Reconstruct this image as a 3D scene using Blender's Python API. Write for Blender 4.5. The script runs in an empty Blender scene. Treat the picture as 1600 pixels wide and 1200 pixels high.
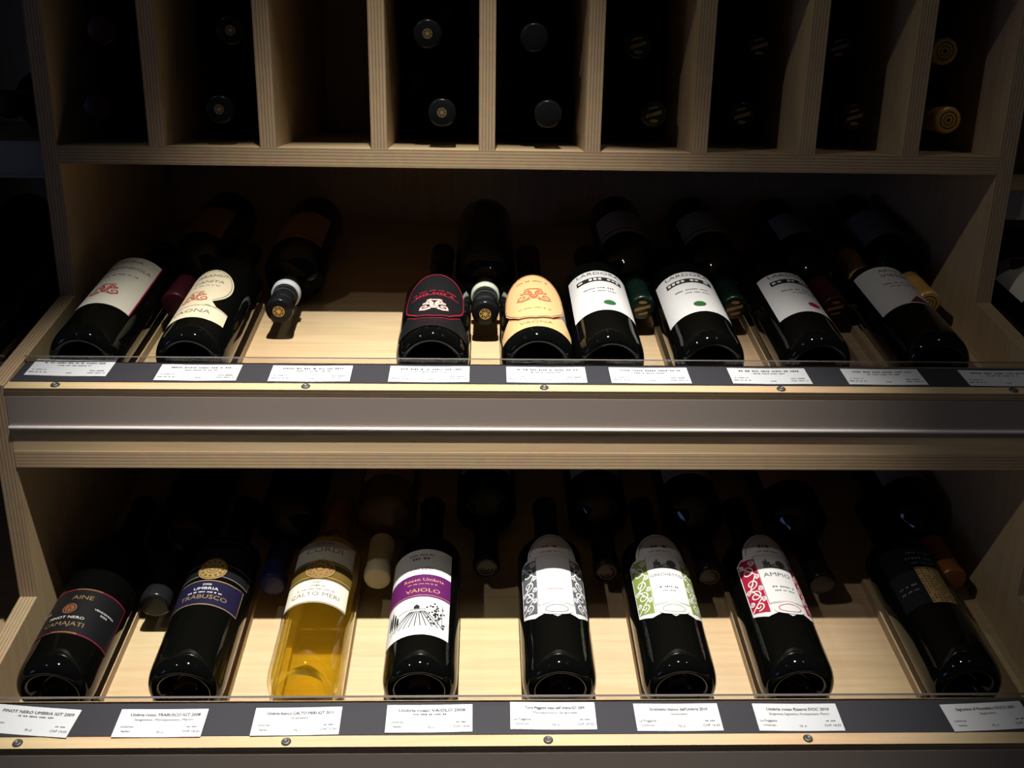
import bpy, math, random
from mathutils import Vector, Matrix
from mathutils.geometry import tessellate_polygon

random.seed(7)
scene = bpy.context.scene
COL = scene.collection
R_ = math.radians

# ------------------------------------------------------------------ camera
CAM = Vector((0, 0, 1.40))
F_PX, PITCH, YAW, ROLL = 1518.0, R_(17.9), R_(1.85), R_(0.9)
cam_d = bpy.data.cameras.new('camera')
cam_d.sensor_fit = 'HORIZONTAL'
cam_d.sensor_width = 36.0
cam_d.lens = 36.0 * F_PX / 1600.0
cam_d.clip_start = 0.02
cam_o = bpy.data.objects.new('camera', cam_d)
COL.objects.link(cam_o)
fwd = Vector((math.sin(YAW) * math.cos(PITCH), math.cos(YAW) * math.cos(PITCH), -math.sin(PITCH)))
rt = Vector((math.cos(YAW), -math.sin(YAW), 0))
upv = rt.cross(fwd)
rr = rt * math.cos(ROLL) + upv * math.sin(ROLL)
uu = -rt * math.sin(ROLL) + upv * math.cos(ROLL)
m = Matrix((rr, uu, -fwd)).transposed().to_4x4()
m.translation = CAM
cam_o.matrix_world = m
scene.camera = cam_o

# ------------------------------------------------------------------ world, lamps, exposure
w = bpy.data.worlds.new('world')
scene.world = w
w.use_nodes = True
w.node_tree.nodes['Background'].inputs['Color'].default_value = (0.55, 0.68, 1.0, 1)
w.node_tree.nodes['Background'].inputs['Strength'].default_value = 0.020

def spot(name, loc, target, watts, cone, blend, radius, color):
    d = bpy.data.lights.new(name, 'SPOT')
    d.energy, d.spot_size, d.spot_blend, d.shadow_soft_size, d.color = watts, R_(cone), blend, radius, color
    o = bpy.data.objects.new(name, d)
    COL.objects.link(o)
    o.location = loc
    o.rotation_euler = (Vector(target) - Vector(loc)).to_track_quat('-Z', 'Y').to_euler()
    return o
# ceiling halogen over the rack, and two further spots of the shop's ceiling track
spot('ceiling_spot', (-0.02, 0.43, 2.90), (-0.05, 0.83, 0.92), 520, 31.5, 1.0, 0.018, (1.0, 0.95, 0.87))
spot('ceiling_spot_far', (-1.25, -0.15, 2.90), (0.42, 0.92, 0.76), 34, 35, 1.0, 0.015, (1.0, 0.93, 0.84))
spot('ceiling_spot_side', (0.85, 0.20, 2.90), (0.35, 0.95, 0.9), 6, 50, 1.0, 0.015, (1.0, 0.93, 0.84))
# shop window, daylight, far to the side behind the camera
ad = bpy.data.lights.new('shop_window', 'AREA')
ad.shape, ad.size, ad.size_y, ad.energy, ad.color = 'RECTANGLE', 0.7, 1.0, 5.0, (0.30, 0.45, 1.0)
ao = bpy.data.objects.new('shop_window', ad)
COL.objects.link(ao)
ao.location = (-3.6, -1.6, 1.5)
ao.rotation_euler = (Vector((0, 1, 1)) - Vector(ao.location)).to_track_quat('-Z', 'Y').to_euler()

vs = scene.view_settings
vs.view_transform, vs.look, vs.exposure, vs.gamma = 'Standard', 'None', 0.0, 1.0
vs.use_curve_mapping = False

# ------------------------------------------------------------------ materials
MATS = {}
def principled(name, color, rough=0.5, metal=0.0, spec=0.5, **kw):
    mt = bpy.data.materials.new(name)
    mt.use_nodes = True
    b = mt.node_tree.nodes['Principled BSDF']
    b.inputs['Base Color'].default_value = (*color, 1)
    b.inputs['Roughness'].default_value = rough
    b.inputs['Metallic'].default_value = metal
    b.inputs['Specular IOR Level'].default_value = spec
    for k, v in kw.items():
        b.inputs[k.replace('_', ' ')].default_value = v
    MATS[name] = mt
    return mt

def birch(name, grain_axis, light=(0.50, 0.370, 0.222), dark=(0.44, 0.315, 0.178)):
    mt = principled(name, light, 0.5, 0, 0.3)
    nt = mt.node_tree
    N, L = nt.nodes, nt.links
    tc = N.new('ShaderNodeTexCoord')
    mp = N.new('ShaderNodeMapping')
    sc = [42.0, 42.0, 42.0]
    sc['xyz'.index(grain_axis)] = 2.2
    mp.inputs['Scale'].default_value = sc
    n1 = N.new('ShaderNodeTexNoise')
    n1.inputs['Scale'].default_value = 3.0
    n1.inputs['Detail'].default_value = 5.0
    n1.inputs['Distortion'].default_value = 0.7
    n2 = N.new('ShaderNodeTexNoise')
    n2.inputs['Scale'].default_value = 6.0
    n2.inputs['Detail'].default_value = 2.0
    rp = N.new('ShaderNodeValToRGB')
    rp.color_ramp.elements[0].position, rp.color_ramp.elements[1].position = 0.32, 0.62
    rp.color_ramp.elements[0].color, rp.color_ramp.elements[1].color = (*dark, 1), (*light, 1)
    mx = N.new('ShaderNodeMix')
    mx.data_type, mx.blend_type = 'RGBA', 'MULTIPLY'
    mx.inputs['Factor'].default_value = 0.25
    L.new(tc.outputs['Object'], mp.inputs['Vector'])
    L.new(mp.outputs['Vector'], n1.inputs['Vector'])
    L.new(tc.outputs['Object'], n2.inputs['Vector'])
    L.new(n1.outputs['Fac'], rp.inputs['Fac'])
    L.new(rp.outputs['Color'], mx.inputs['A'])
    L.new(n2.outputs['Color'], mx.inputs['B'])
    L.new(mx.outputs['Result'], N['Principled BSDF'].inputs['Base Color'])
    return mt

def ply_edge(name, axis, layer=0.0017):
    """plywood edge: thin alternating veneers across the board's thickness"""
    mt = principled(name, (0.5, 0.36, 0.2), 0.6, 0, 0.25)
    nt = mt.node_tree
    N, L = nt.nodes, nt.links
    tc = N.new('ShaderNodeTexCoord')
    sx = N.new('ShaderNodeSeparateXYZ')
    nz = N.new('ShaderNodeTexNoise')
    nz.inputs['Scale'].default_value = 14.0
    nz.inputs['Detail'].default_value = 4.0
    mu = N.new('ShaderNodeMath'); mu.operation = 'MULTIPLY'; mu.inputs[1].default_value = 2 * math.pi / (2 * layer)
    ad_ = N.new('ShaderNodeMath'); ad_.operation = 'MULTIPLY_ADD'; ad_.inputs[1].default_value = 2.2
    sn = N.new('ShaderNodeMath'); sn.operation = 'SINE'
    mr = N.new('ShaderNodeMapRange'); mr.inputs['From Min'].default_value = -0.8; mr.inputs['From Max'].default_value = 0.8
    rp = N.new('ShaderNodeValToRGB')
    rp.color_ramp.elements[0].color, rp.color_ramp.elements[1].color = (0.29, 0.20, 0.115, 1), (0.43, 0.32, 0.195, 1)
    fine = N.new('ShaderNodeTexNoise')
    fine.inputs['Scale'].default_value = 90.0
    mx = N.new('ShaderNodeMix'); mx.data_type, mx.blend_type = 'RGBA', 'MULTIPLY'; mx.inputs['Factor'].default_value = 0.3
    L.new(tc.outputs['Object'], sx.inputs['Vector'])
    L.new(tc.outputs['Object'], nz.inputs['Vector'])
    L.new(tc.outputs['Object'], fine.inputs['Vector'])
    L.new(sx.outputs[axis.upper()], mu.inputs[0])
    L.new(nz.outputs['Fac'], ad_.inputs[0])
    L.new(mu.outputs[0], ad_.inputs[2])
    L.new(ad_.outputs[0], sn.inputs[0])
    L.new(sn.outputs[0], mr.inputs['Value'])
    L.new(mr.outputs['Result'], rp.inputs['Fac'])
    L.new(rp.outputs['Color'], mx.inputs['A'])
    L.new(fine.outputs['Color'], mx.inputs['B'])
    L.new(mx.outputs['Result'], N['Principled BSDF'].inputs['Base Color'])
    return mt

birch('birch_x', 'x'); birch('birch_y', 'y'); birch('birch_z', 'z')
ply_edge('ply_x', 'x'); ply_edge('ply_z', 'z'); ply_edge('ply_y', 'y')
principled('aluminium', (0.285, 0.238, 0.210), 0.38, 0.35)
principled('aluminium_lip_glint', (0.80, 0.77, 0.77), 0.4, 0.3)  # rail aluminium, lightened: the light caught along the lip is in the colour
principled('black_strip', (0.028, 0.028, 0.034), 0.4, 0, 0.25)
principled('acrylic_edge', (0.09, 0.08, 0.075), 0.25, 0, 0.5)
principled('card_paper', (0.44, 0.455, 0.48), 0.6, 0, 0.2)
principled('card_ink', (0.03, 0.03, 0.035), 0.8, 0, 0.1)
principled('card_red', (0.45, 0.10, 0.10), 0.8)
principled('steel', (0.09, 0.088, 0.085), 0.5, 0.7)
principled('dark_glass', (0.0015, 0.0017, 0.0015), 0.035, 0, 0.30)
principled('brown_glass', (0.020, 0.009, 0.003), 0.04, 0, 0.45)
principled('amber_glass', (0.07, 0.03, 0.008), 0.05, 0, 0.5)
principled('wall_paint', (0.10, 0.095, 0.09), 0.8)
principled('floor_stone', (0.06, 0.055, 0.05), 0.6)
for nm, c, ro, me in (
    ('paper_white', (0.5, 0.5, 0.5), 0.55, 0), ('paper_cream', (0.5, 0.44, 0.31), 0.55, 0), ('paper_shaded', (0.2, 0.2, 0.2), 0.55, 0),  # back-row label grey: white paper with the deep shade put into its colour
    ('paper_pale', (0.44, 0.43, 0.4), 0.55, 0), ('paper_gold', (0.47, 0.32, 0.15), 0.5, 0), ('paper_black', (0.006, 0.006, 0.007), 0.45, 0), ('paper_brown', (0.2, 0.105, 0.05), 0.6, 0),
    ('paper_ivory', (0.5, 0.48, 0.4), 0.55, 0), ('paper_navy', (0.008, 0.007, 0.024), 0.4, 0),
    ('ink_black', (0.012, 0.012, 0.012), 0.6, 0), ('ink_grey', (0.12, 0.11, 0.105), 0.6, 0), ('ink_red', (0.34, 0.045, 0.04), 0.6, 0), ('ink_rust', (0.33, 0.1, 0.05), 0.6, 0),
    ('ink_crimson', (0.26, 0.01, 0.03), 0.5, 0), ('ink_green', (0.02, 0.085, 0.025), 0.6, 0), ('ink_leaf', (0.15, 0.2, 0.045), 0.6, 0),
    ('ink_slate', (0.07, 0.075, 0.085), 0.6, 0), ('ink_purple', (0.075, 0.009, 0.075), 0.5, 0), ('ink_white', (0.5, 0.5, 0.5), 0.6, 0), ('ink_pink', (0.5, 0.3, 0.27), 0.6, 0),
    ('rosette_brown', (0.15, 0.075, 0.022), 0.5, 0), ('print_tan', (0.42, 0.24, 0.11), 0.5, 0), ('ink_olive', (0.09, 0.06, 0.012), 0.5, 0), ('ink_maroon', (0.12, 0.018, 0.018), 0.6, 0),
    ('gold_foil', (0.58, 0.41, 0.17), 0.3, 0.7), ('gold_dull', (0.3, 0.2, 0.085), 0.4, 0.5), ('copper_foil', (0.32, 0.13, 0.06), 0.35, 0.6),
    ('cap_black', (0.007, 0.007, 0.008), 0.22, 0), ('cap_charcoal', (0.008, 0.008, 0.009), 0.22, 0), ('cap_navy', (0.01, 0.014, 0.07), 0.35, 0), ('cap_cream', (0.5, 0.46, 0.3), 0.45, 0),
    ('cap_maroon', (0.030, 0.005, 0.008), 0.35, 0), ('cap_green', (0.003, 0.011, 0.0075), 0.3, 0.2), ('cap_gold', (0.72, 0.43, 0.12), 0.35, 0.4),
    ('cap_orange', (0.26, 0.1, 0.025), 0.35, 0.3), ('cap_brown', (0.06, 0.03, 0.02), 0.4, 0), ('cap_amber', (0.16, 0.06, 0.016), 0.4, 0),
    ('band_white', (0.45, 0.48, 0.5), 0.5, 0), ('band_mint', (0.44, 0.49, 0.4), 0.5, 0)):
    principled(nm, c, ro, me, 0.5 if me else 0.16)

def clear(name, tint, ior, rough=0.02, body=None, body_fac=0.0):
    """clear pane: tinted see-through with a mirror sheen that grows at glancing angles"""
    mt = bpy.data.materials.new(name)
    mt.use_nodes = True
    nt = mt.node_tree
    N, L = nt.nodes, nt.links
    N.clear()
    out = N.new('ShaderNodeOutputMaterial')
    tr = N.new('ShaderNodeBsdfTransparent'); tr.inputs['Color'].default_value = (*tint, 1)
    gl = N.new('ShaderNodeBsdfGlossy'); gl.inputs['Roughness'].default_value = rough
    lw = N.new('ShaderNodeLayerWeight'); lw.inputs['Blend'].default_value = 0.5
    pw = N.new('ShaderNodeMath'); pw.operation = 'POWER'; pw.inputs[1].default_value = 5.0
    fr = N.new('ShaderNodeMath'); fr.operation = 'MULTIPLY_ADD'
    f0 = ((ior - 1) / (ior + 1)) ** 2
    fr.inputs[1].default_value, fr.inputs[2].default_value = 1 - f0, f0
    L.new(lw.outputs['Facing'], pw.inputs[0]); L.new(pw.outputs[0], fr.inputs[0])
    mx = N.new('ShaderNodeMixShader')
    src = tr.outputs[0]
    if body:
        tl = N.new('ShaderNodeBsdfTranslucent'); tl.inputs['Color'].default_value = (*body, 1)
        m2 = N.new('ShaderNodeMixShader'); m2.inputs[0].default_value = body_fac
        L.new(tr.outputs[0], m2.inputs[1]); L.new(tl.outputs[0], m2.inputs[2])
        src = m2.outputs[0]
    L.new(fr.outputs[0], mx.inputs[0]); L.new(src, mx.inputs[1]); L.new(gl.outputs[0], mx.inputs[2])
    L.new(mx.outputs[0], out.inputs['Surface'])
    MATS[name] = mt
    return mt
clear('acrylic', (0.93, 0.92, 0.92), 1.5)
clear('pale_glass', (0.96, 0.96, 0.86), 1.5)
clear('white_wine', (0.985, 0.925, 0.53), 1.05, 0.05, (1.0, 0.76, 0.11), 0.25)

# ------------------------------------------------------------------ object helpers
def link_mesh(name, me, parent=None, loc=(0, 0, 0), rot=(0, 0, 0)):
    o = bpy.data.objects.new(name, me)
    COL.objects.link(o)
    o.location, o.rotation_euler = loc, rot
    if parent:
        o.parent = parent
    return o

def mesh(name, verts, faces, mats, fm=None, smooth=False):
    me = bpy.data.meshes.new(name)
    me.from_pydata(verts, [], faces)
    for mt in (mats if isinstance(mats, (list, tuple)) else [mats]):
        me.materials.append(MATS[mt])
    if fm:
        for p, k in zip(me.polygons, fm):
            p.material_index = k
    if smooth:
        for p in me.polygons:
            p.use_smooth = True
    me.update()
    return me

def thing(name, label, cat, group=None, mat=None):
    o = bpy.data.objects.new(name, None)
    COL.objects.link(o)
    o.empty_display_size = 0.02
    o['label'], o['category'] = label, cat
    if group:
        o['group'] = group
    if mat is not None:
        o.matrix_world = mat
    return o

BOXF = [(0, 3, 2, 1), (4, 5, 6, 7), (0, 1, 5, 4), (2, 3, 7, 6), (1, 2, 6, 5), (3, 0, 4, 7)]
def box_mesh(name, dx, dy, dz, mats, fm=None, bev=0.0):
    x, y, z = dx / 2, dy / 2, dz / 2
    v = [(-x, -y, -z), (x, -y, -z), (x, y, -z), (-x, y, -z), (-x, -y, z), (x, -y, z), (x, y, z), (-x, y, z)]
    return mesh(name, v, BOXF, mats, fm)

def board(name, parent, lo, hi, thick='z', grain='x', rot=(0, 0, 0), loc=None, kind=None):
    """plywood board from corner lo to hi; veneers show on the edges across `thick`"""
    d = [hi[i] - lo[i] for i in range(3)]
    c = loc if loc is not None else [(hi[i] + lo[i]) / 2 for i in range(3)]
    ax = {'z': (0, 1), 'y': (2, 3), 'x': (4, 5)}[thick]
    fm = [0 if i in ax else 1 for i in range(6)]
    return link_mesh(name, box_mesh(name, *d, ['birch_' + grain, 'ply_' + thick], fm), parent, c, rot)

SL = R_(12.0)
CS, SN = math.cos(SL), math.sin(SL)
NRM = Vector((0, -SN, CS))
AXS = Vector((0, CS, SN))
U0 = Vector((0, 0.965, 1.073))          # a point on the upper sloped shelf
L0 = Vector((0, 0.8137, 0.787))         # a point on the lower sloped shelf
PU = Vector((0, 0.900, 1.102))          # front edge of the upper label ledge
PL = Vector((0, 0.735, 0.8185))         # front edge of the lower label ledge

def on_slope(P0, x, s, h=0.0):
    return Vector((x, 0, 0)) + P0 + AXS * s + NRM * h

def slope_box(name, parent, P0, x0, x1, s0, s1, h0, h1, mats, fm=None):
    c = on_slope(P0, (x0 + x1) / 2, (s0 + s1) / 2, (h0 + h1) / 2)
    return link_mesh(name, box_mesh(name, x1 - x0, s1 - s0, h1 - h0, mats, fm), parent, c, (SL, 0, 0))

def extrude_x(name, parent, prof, x0, x1, mats, cap=0, side=1):
    """profile in (Y, Z), extruded along X"""
    n = len(prof)
    cx, cy, cz = (x0 + x1) / 2, prof[0][0], prof[0][1]
    v = [(x - cx, y - cy, z - cz) for x in (x0, x1) for (y, z) in prof]
    tris = tessellate_polygon([[Vector((0, y, z)) for y, z in prof]])
    f, fm = [], []
    for t in tris:
        f.append(tuple(t)); fm.append(cap)
        f.append(tuple(reversed([i + n for i in t]))); fm.append(cap)
    for i in range(n):
        j = (i + 1) % n
        f.append((i, j, j + n, i + n)); fm.append(side)
    me = mesh(name, v, f, mats, fm)
    import bmesh
    bm = bmesh.new(); bm.from_mesh(me); bmesh.ops.recalc_face_normals(bm, faces=bm.faces); bm.to_mesh(me); bm.free()
    return link_mesh(name, me, parent, (cx, cy, cz))

# ------------------------------------------------------------------ the room
def struct(o):
    o['kind'] = 'structure'
    return o
struct(link_mesh('floor', box_mesh('floor', 8, 8, 0.1, 'floor_stone'), None, (0, -1.5, -0.05)))
struct(link_mesh('wall_back', box_mesh('wall_back', 8, 0.1, 3.2, 'wall_paint'), None, (0, 1.56, 1.6)))

# ------------------------------------------------------------------ the rack
XL, XR = -0.460, 0.574                     # inner faces of the side panels
T = 0.0178
YB = 1.475                                 # front of the back panel
rack = thing('wine_rack', 'birch plywood wine rack with pigeonholes above two sloping display shelves', 'shelving')
PROF = [(1.09, 1.62), (1.09, 1.150), (0.902, 1.104), (0.904, 0.873), (0.735, 0.830), (0.735, 0.0), (1.49, 0.0), (1.49, 1.62)]
extrude_x('side_panel', rack, PROF, XL - T, XL, ['birch_z', 'ply_x'])
extrude_x('side_panel', rack, PROF, XR, XR + T, ['birch_z', 'ply_x'])
board('back_panel', rack, (XL, YB, 0.02), (XR, YB + 0.012, 1.62), 'y', 'z')
ZF = 1.316                                  # floor of the pigeonholes
board('pigeonhole_floor', rack, (XL, 1.090, ZF - 0.0195), (XR, YB, ZF), 'z', 'x')
board('top_board', rack, (XL, 1.090, 1.497), (XR, YB, 1.515), 'z', 'x')
board('pigeonhole_back', rack, (XL, 1.456, ZF), (XR, 1.464, 1.497), 'y', 'z')
DIV = [-0.362, -0.2425, -0.1225, -0.0052, 0.1103, 0.2283, 0.3485, 0.464]
dm = None
for x in DIV:
    o = board('divider', rack, (x, 1.0905, ZF), (x + T, 1.456, 1.497), 'x', 'z')
    if dm is None:
        dm = o.data
    else:
        o.data = dm

def ledge(P0, x0, x1, parent, z_bot, shelf_P, s_back, ceiling=True):
    """front ledge: wooden lip, black strip, clear cover, aluminium rail, wooden riser and bottom board edge"""
    y, z = P0.y, P0.z
    slope_box('shelf_board', parent, shelf_P, x0, x1, -0.045, s_back, -0.012, 0.0, ['birch_x', 'ply_z'], [0, 0, 1, 1, 1, 1])
    slope_box('lip_board', parent, P0, x0, x1, 0.0, 0.0535, -0.0075, 0.0, ['birch_x', 'ply_z'], [0, 0, 1, 1, 1, 1])
    slope_box('label_strip', parent, P0, x0 + 0.001, x1 - 0.001, 0.0125, 0.0500, 0.0001, 0.0008, 'black_strip')
    # clear cover with an upstand that keeps the bottles back
    e = [(0.0505, 0.0), (0.0530, 0.0), (0.0530, 0.0072), (0.0505, 0.0072)]
    n = len(e)
    v = [(x, s, h) for x in (x0 + 0.001, x1 - 0.001) for s, h in e]
    f = [tuple(range(n)), tuple(reversed(range(n, 2 * n)))] + [(i, i + n, (i + 1) % n + n, (i + 1) % n) for i in range(n)]
    link_mesh('clear_upstand', mesh('clear_upstand', v, f, ['acrylic', 'acrylic_edge'], [0, 0, 0, 0, 1, 0]), parent, P0, (SL, 0, 0))
    # aluminium rail: flat face with a small lip along its lower edge
    zt = z - 0.0085
    ra = [(y + 0.0010, zt), (y + 0.0010, zt - 0.0310), (y + 0.0022, zt - 0.0310), (y + 0.0022, zt)]
    rail = extrude_x('aluminium_rail', parent, ra, x0, x1, ['aluminium'], 0, 0)
    lip = [(-0.0022, -0.0304), (-0.0010, -0.0304), (0.0012, -0.0310), (0.0012, -0.0334), (-0.0022, -0.0334), (-0.0026, -0.0319)]
    lo_ = extrude_x('rail_lip', None, [(y + 0.001 + a_, zt + b_) for a_, b_ in lip], x0, x1, ['aluminium_lip_glint'], 0, 0)
    lo_.parent = rail
    lo_.location = lo_.location - rail.location
    zr = zt - 0.0336
    board('riser', parent, (x0, y + 0.0023, zr - 0.0235), (x1, y + 0.0186, z - 0.0080), 'y', 'x')
    board('bottom_board', parent, (x0, y + 0.0016, z_bot), (x1, YB, zr - 0.0237), 'z', 'x')

ledge(PU, XL, XR, rack, 1.0190, U0, 0.51)
ledge(PL, XL, XR, rack, 0.7355, L0, 0.66)
board('kick_board', rack, (XL, 0.760, 0.0), (XR, 0.775, 0.735), 'y', 'x')

# screws in the lips (washer head with a cross slot)
def lathe(prof, seg=32, close_ends=False):
    v, f = [], []
    n = len(prof)
    for r, z in prof:
        for k in range(seg):
            a = 2 * math.pi * k / seg
            v.append((r * math.sin(a), -r * math.cos(a), z))
    for i in range(n - 1):
        for k in range(seg):
            k2 = (k + 1) % seg
            f.append((i * seg + k, i * seg + k2, (i + 1) * seg + k2, (i + 1) * seg + k))
    return v, f
v, f = lathe([(0.0045, 0), (0.0045, 0.0004), (0.0036, 0.0016), (0.0018, 0.0021), (0.0014, 0.0009), (0.0001, 0.0009)], 16)
scr = mesh('screw', v, f, 'steel', smooth=True)
for x, s in ((-0.413, 0.0063), (-0.172, 0.0063), (0.061, 0.0063), (0.296, 0.0063), (0.53, 0.0063)):
    link_mesh('screw', scr, rack, on_slope(PU, x, s), (SL, 0, 0))
for x, s in ((-0.414, 0.0058), (-0.175, 0.0058), (0.062, 0.0062), (0.301, 0.0062), (0.53, 0.006)):
    link_mesh('screw', scr, rack, on_slope(PL, x, s), (SL, 0, 0))

# ------------------------------------------------------------------ bottle positions
UX = {1: -0.4065, 2: -0.299, 4: -0.0515, 5: 0.0575, 6: 0.1330, 7: 0.238, 8: 0.350, 9: 0.476}
LX = {1: -0.411, 2: -0.286, 3: -0.172, 4: -0.0595, 5: 0.078, 6: 0.197, 7: 0.314, 8: 0.482}
# low cradle slats on both sides of each front bottle
slat_u = box_mesh('slat', 0.0068, 0.185, 0.0100, ['birch_y', 'ply_z'], [0, 0, 1, 1, 1, 1])
for P0, xs in ((U0, UX), (L0, LX)):
    for k, x in xs.items():
        for sgn in (-1, 1):
            xx = x + sgn * (0.0305 if k not in (4, 5) or P0 is not U0 else 0.0322)
            if P0 is U0 and (k, sgn) in ((5, 1), (6, -1)):
                continue
            if xx - 0.004 < XL:
                continue
            link_mesh('slat', slat_u, rack, on_slope(P0, xx, 0.1125, 0.0051), (SL, 0, 0))

# ------------------------------------------------------------------ printing on paper
class Ink:
    def __init__(self):
        self.t = []
    def tri(self, a, b, c):
        self.t.append((a, b, c))
    def poly(self, pts):
        for q in tessellate_polygon([[Vector((x, y, 0)) for x, y in pts]]):
            self.tri(*[tuple(pts[i]) for i in q])
        return self
    def rect(self, x0, y0, x1, y1):
        return self.poly([(x0, y0), (x1, y0), (x1, y1), (x0, y1)])
    def ell(self, cx, cy, rx, ry=None, n=28):
        ry = ry or rx
        return self.poly([(cx + rx * math.cos(2 * math.pi * k / n), cy + ry * math.sin(2 * math.pi * k / n)) for k in range(n)])
    def stroke(self, pts, wd, closed=False):
        pts = list(pts)
        if closed:
            pts = pts + [pts[0]]
        L, Rr = [], []
        for i, p in enumerate(pts):
            a = pts[max(i - 1, 0)]; b = pts[min(i + 1, len(pts) - 1)]
            if closed and i in (0, len(pts) - 1):
                a, b = pts[-2], pts[1]
            dx, dy = b[0] - a[0], b[1] - a[1]
            l = math.hypot(dx, dy) or 1e-9
            L.append((p[0] - dy / l * wd / 2, p[1] + dx / l * wd / 2))
            Rr.append((p[0] + dy / l * wd / 2, p[1] - dx / l * wd / 2))
        for i in range(len(pts) - 1):
            self.tri(Rr[i], Rr[i + 1], L[i + 1]); self.tri(Rr[i], L[i + 1], L[i])
        return self
    def ring(self, cx, cy, r, wd, ry=None, n=28):
        ry = ry or r
        return self.stroke([(cx + r * math.cos(2 * math.pi * k / n), cy + ry * math.sin(2 * math.pi * k / n)) for k in range(n)], wd, True)
    def spiral(self, cx, cy, r, a0, turns, wd, flip=1, n=26):
        pts = []
        for k in range(n + 1):
            q = k / n
            a = a0 + flip * turns * 2 * math.pi * q
            rad = r * (1 - 0.86 * q)
            pts.append((cx + rad * math.cos(a), cy + rad * math.sin(a)))
        return self.stroke(pts, wd)
    def text(self, s, cx, cy, size, sx=1.0, arc=0.0):
        cu = bpy.data.curves.new('glyphs', 'FONT')
        cu.body, cu.size, cu.align_x, cu.align_y, cu.resolution_u = s, size, 'CENTER', 'CENTER', 2
        ob = bpy.data.objects.new('glyphs', cu)
        me = ob.to_mesh()
        vs_ = [(cx + q.co.x * sx, cy + q.co.y + arc * (q.co.x * sx) ** 2) for q in me.vertices]
        me.calc_loop_triangles()
        for lt in me.loop_triangles:
            self.tri(*[vs_[i] for i in lt.vertices])
        ob.to_mesh_clear()
        bpy.data.objects.remove(ob); bpy.data.curves.remove(cu)
        return self
    def words(self, cx, cy, width, h, arc=0.0, seed=1):
        """print too small to read in the photograph: word-long marks"""
        rg = random.Random(seed * 31 + int(width * 1e5))
        x = cx - width / 2
        while x < cx + width / 2 - h:
            l = min(rg.uniform(1.2, 5.0) * h, cx + width / 2 - x)
            k = max(1, int(l / (h * 0.8)))
            for i in range(k):
                xa = x + i * l / k; xb = xa + l / k * 0.68
                yy = cy + arc * (xa - cx) ** 2
                hh = h * rg.uniform(0.30, 0.55)
                self.rect(xa, yy - hh, xb, yy + hh)
            x += l + h * 0.9
        return self
    def build(self, name, mat, parent, fn, maxu=0.004):
        vi, vv, ff = {}, [], []
        def vid(p):
            key = (round(p[0], 6), round(p[1], 6))
            if key not in vi:
                vi[key] = len(vv); vv.append(fn(*p))
            return vi[key]
        st = list(self.t)
        while st:
            a, b, c = st.pop()
            e = [(abs(a[0] - b[0]), 0), (abs(b[0] - c[0]), 1), (abs(c[0] - a[0]), 2)]
            mxe = max(e)
            if mxe[0] > maxu:
                if mxe[1] == 1: a, b, c = b, c, a
                elif mxe[1] == 2: a, b, c = c, a, b
                mm = ((a[0] + b[0]) / 2, (a[1] + b[1]) / 2)
                st += [(a, mm, c), (mm, b, c)]
                continue
            if (b[0] - a[0]) * (c[1] - a[1]) - (b[1] - a[1]) * (c[0] - a[0]) < 0:
                b, c = c, b
            i = (vid(a), vid(b), vid(c))
            if len(set(i)) == 3:
                ff.append(i)
        return link_mesh(name, mesh(name, vv, ff, mat), parent)

def wrap(R, eps, roll=0.0):
    def fn(u, v_):
        a = u / R + roll
        return ((R + eps) * math.sin(a), -(R + eps) * math.cos(a), v_)
    return fn
def flat(z):
    return lambda u, v_: (u, v_, z)

# ------------------------------------------------------------------ bottles
def prof_bordeaux(R):
    p = [(0.0001, 0.026), (0.010, 0.0235), (0.018, 0.014), (0.0225, 0.004), (0.0250, 0.0008), (0.0272, 0.0)]
    p += [(R - 0.0074, 0.0006), (R - 0.0050, 0.0022), (R - 0.0030, 0.0048), (R - 0.0016, 0.0082), (R - 0.0007, 0.0125), (R - 0.0002, 0.0180), (R, 0.026), (R, 0.100), (R, 0.192)]
    for q in (0.12, 0.26, 0.4, 0.54, 0.68, 0.8, 0.9, 1.0):
        sm = q * q * (3 - 2 * q)
        p.append((R + (0.0142 - R) * sm, 0.192 + 0.034 * q))
    p += [(0.0138, 0.250), (0.0136, 0.285), (0.0148, 0.287), (0.0148, 0.296), (0.0135, 0.299), (0.0001, 0.299)]
    return p
def prof_burgundy(R):
    p = [(0.0001, 0.026), (0.010, 0.0235), (0.019, 0.014), (0.0240, 0.004), (0.0265, 0.0008), (0.0288, 0.0)]
    p += [(R - 0.0074, 0.0006), (R - 0.0050, 0.0022), (R - 0.0030, 0.0048), (R - 0.0016, 0.0082), (R - 0.0007, 0.0125), (R - 0.0002, 0.0180), (R, 0.026), (R, 0.08), (R, 0.140)]
    for q in (0.1, 0.2, 0.32, 0.44, 0.56, 0.68, 0.8, 0.9, 1.0):
        sm = q ** 1.45 * (2.2 - 1.2 * q)
        p.append((R + (0.0150 - R) * min(sm, 1), 0.140 + 0.056 * q))
    p += [(0.0140, 0.250), (0.0136, 0.285), (0.0150, 0.287), (0.0150, 0.296), (0.0135, 0.299), (0.0001, 0.299)]
    return p
PROFS = {'bordeaux': prof_bordeaux, 'burgundy': prof_burgundy}
CACHE = {}
def cached(key, make):
    if key not in CACHE:
        CACHE[key] = make()
    return CACHE[key]
def lathe_mesh(name, prof, mat, seg=48):
    v, f = lathe(prof, seg)
    return mesh(name, v, f, mat, smooth=True)

def star(cx, cy, r, n=8, inner=0.45):
    return [(cx + (r if k % 2 == 0 else r * inner) * math.cos(math.pi * k / n), cy + (r if k % 2 == 0 else r * inner) * math.sin(math.pi * k / n)) for k in range(2 * n)]

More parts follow.
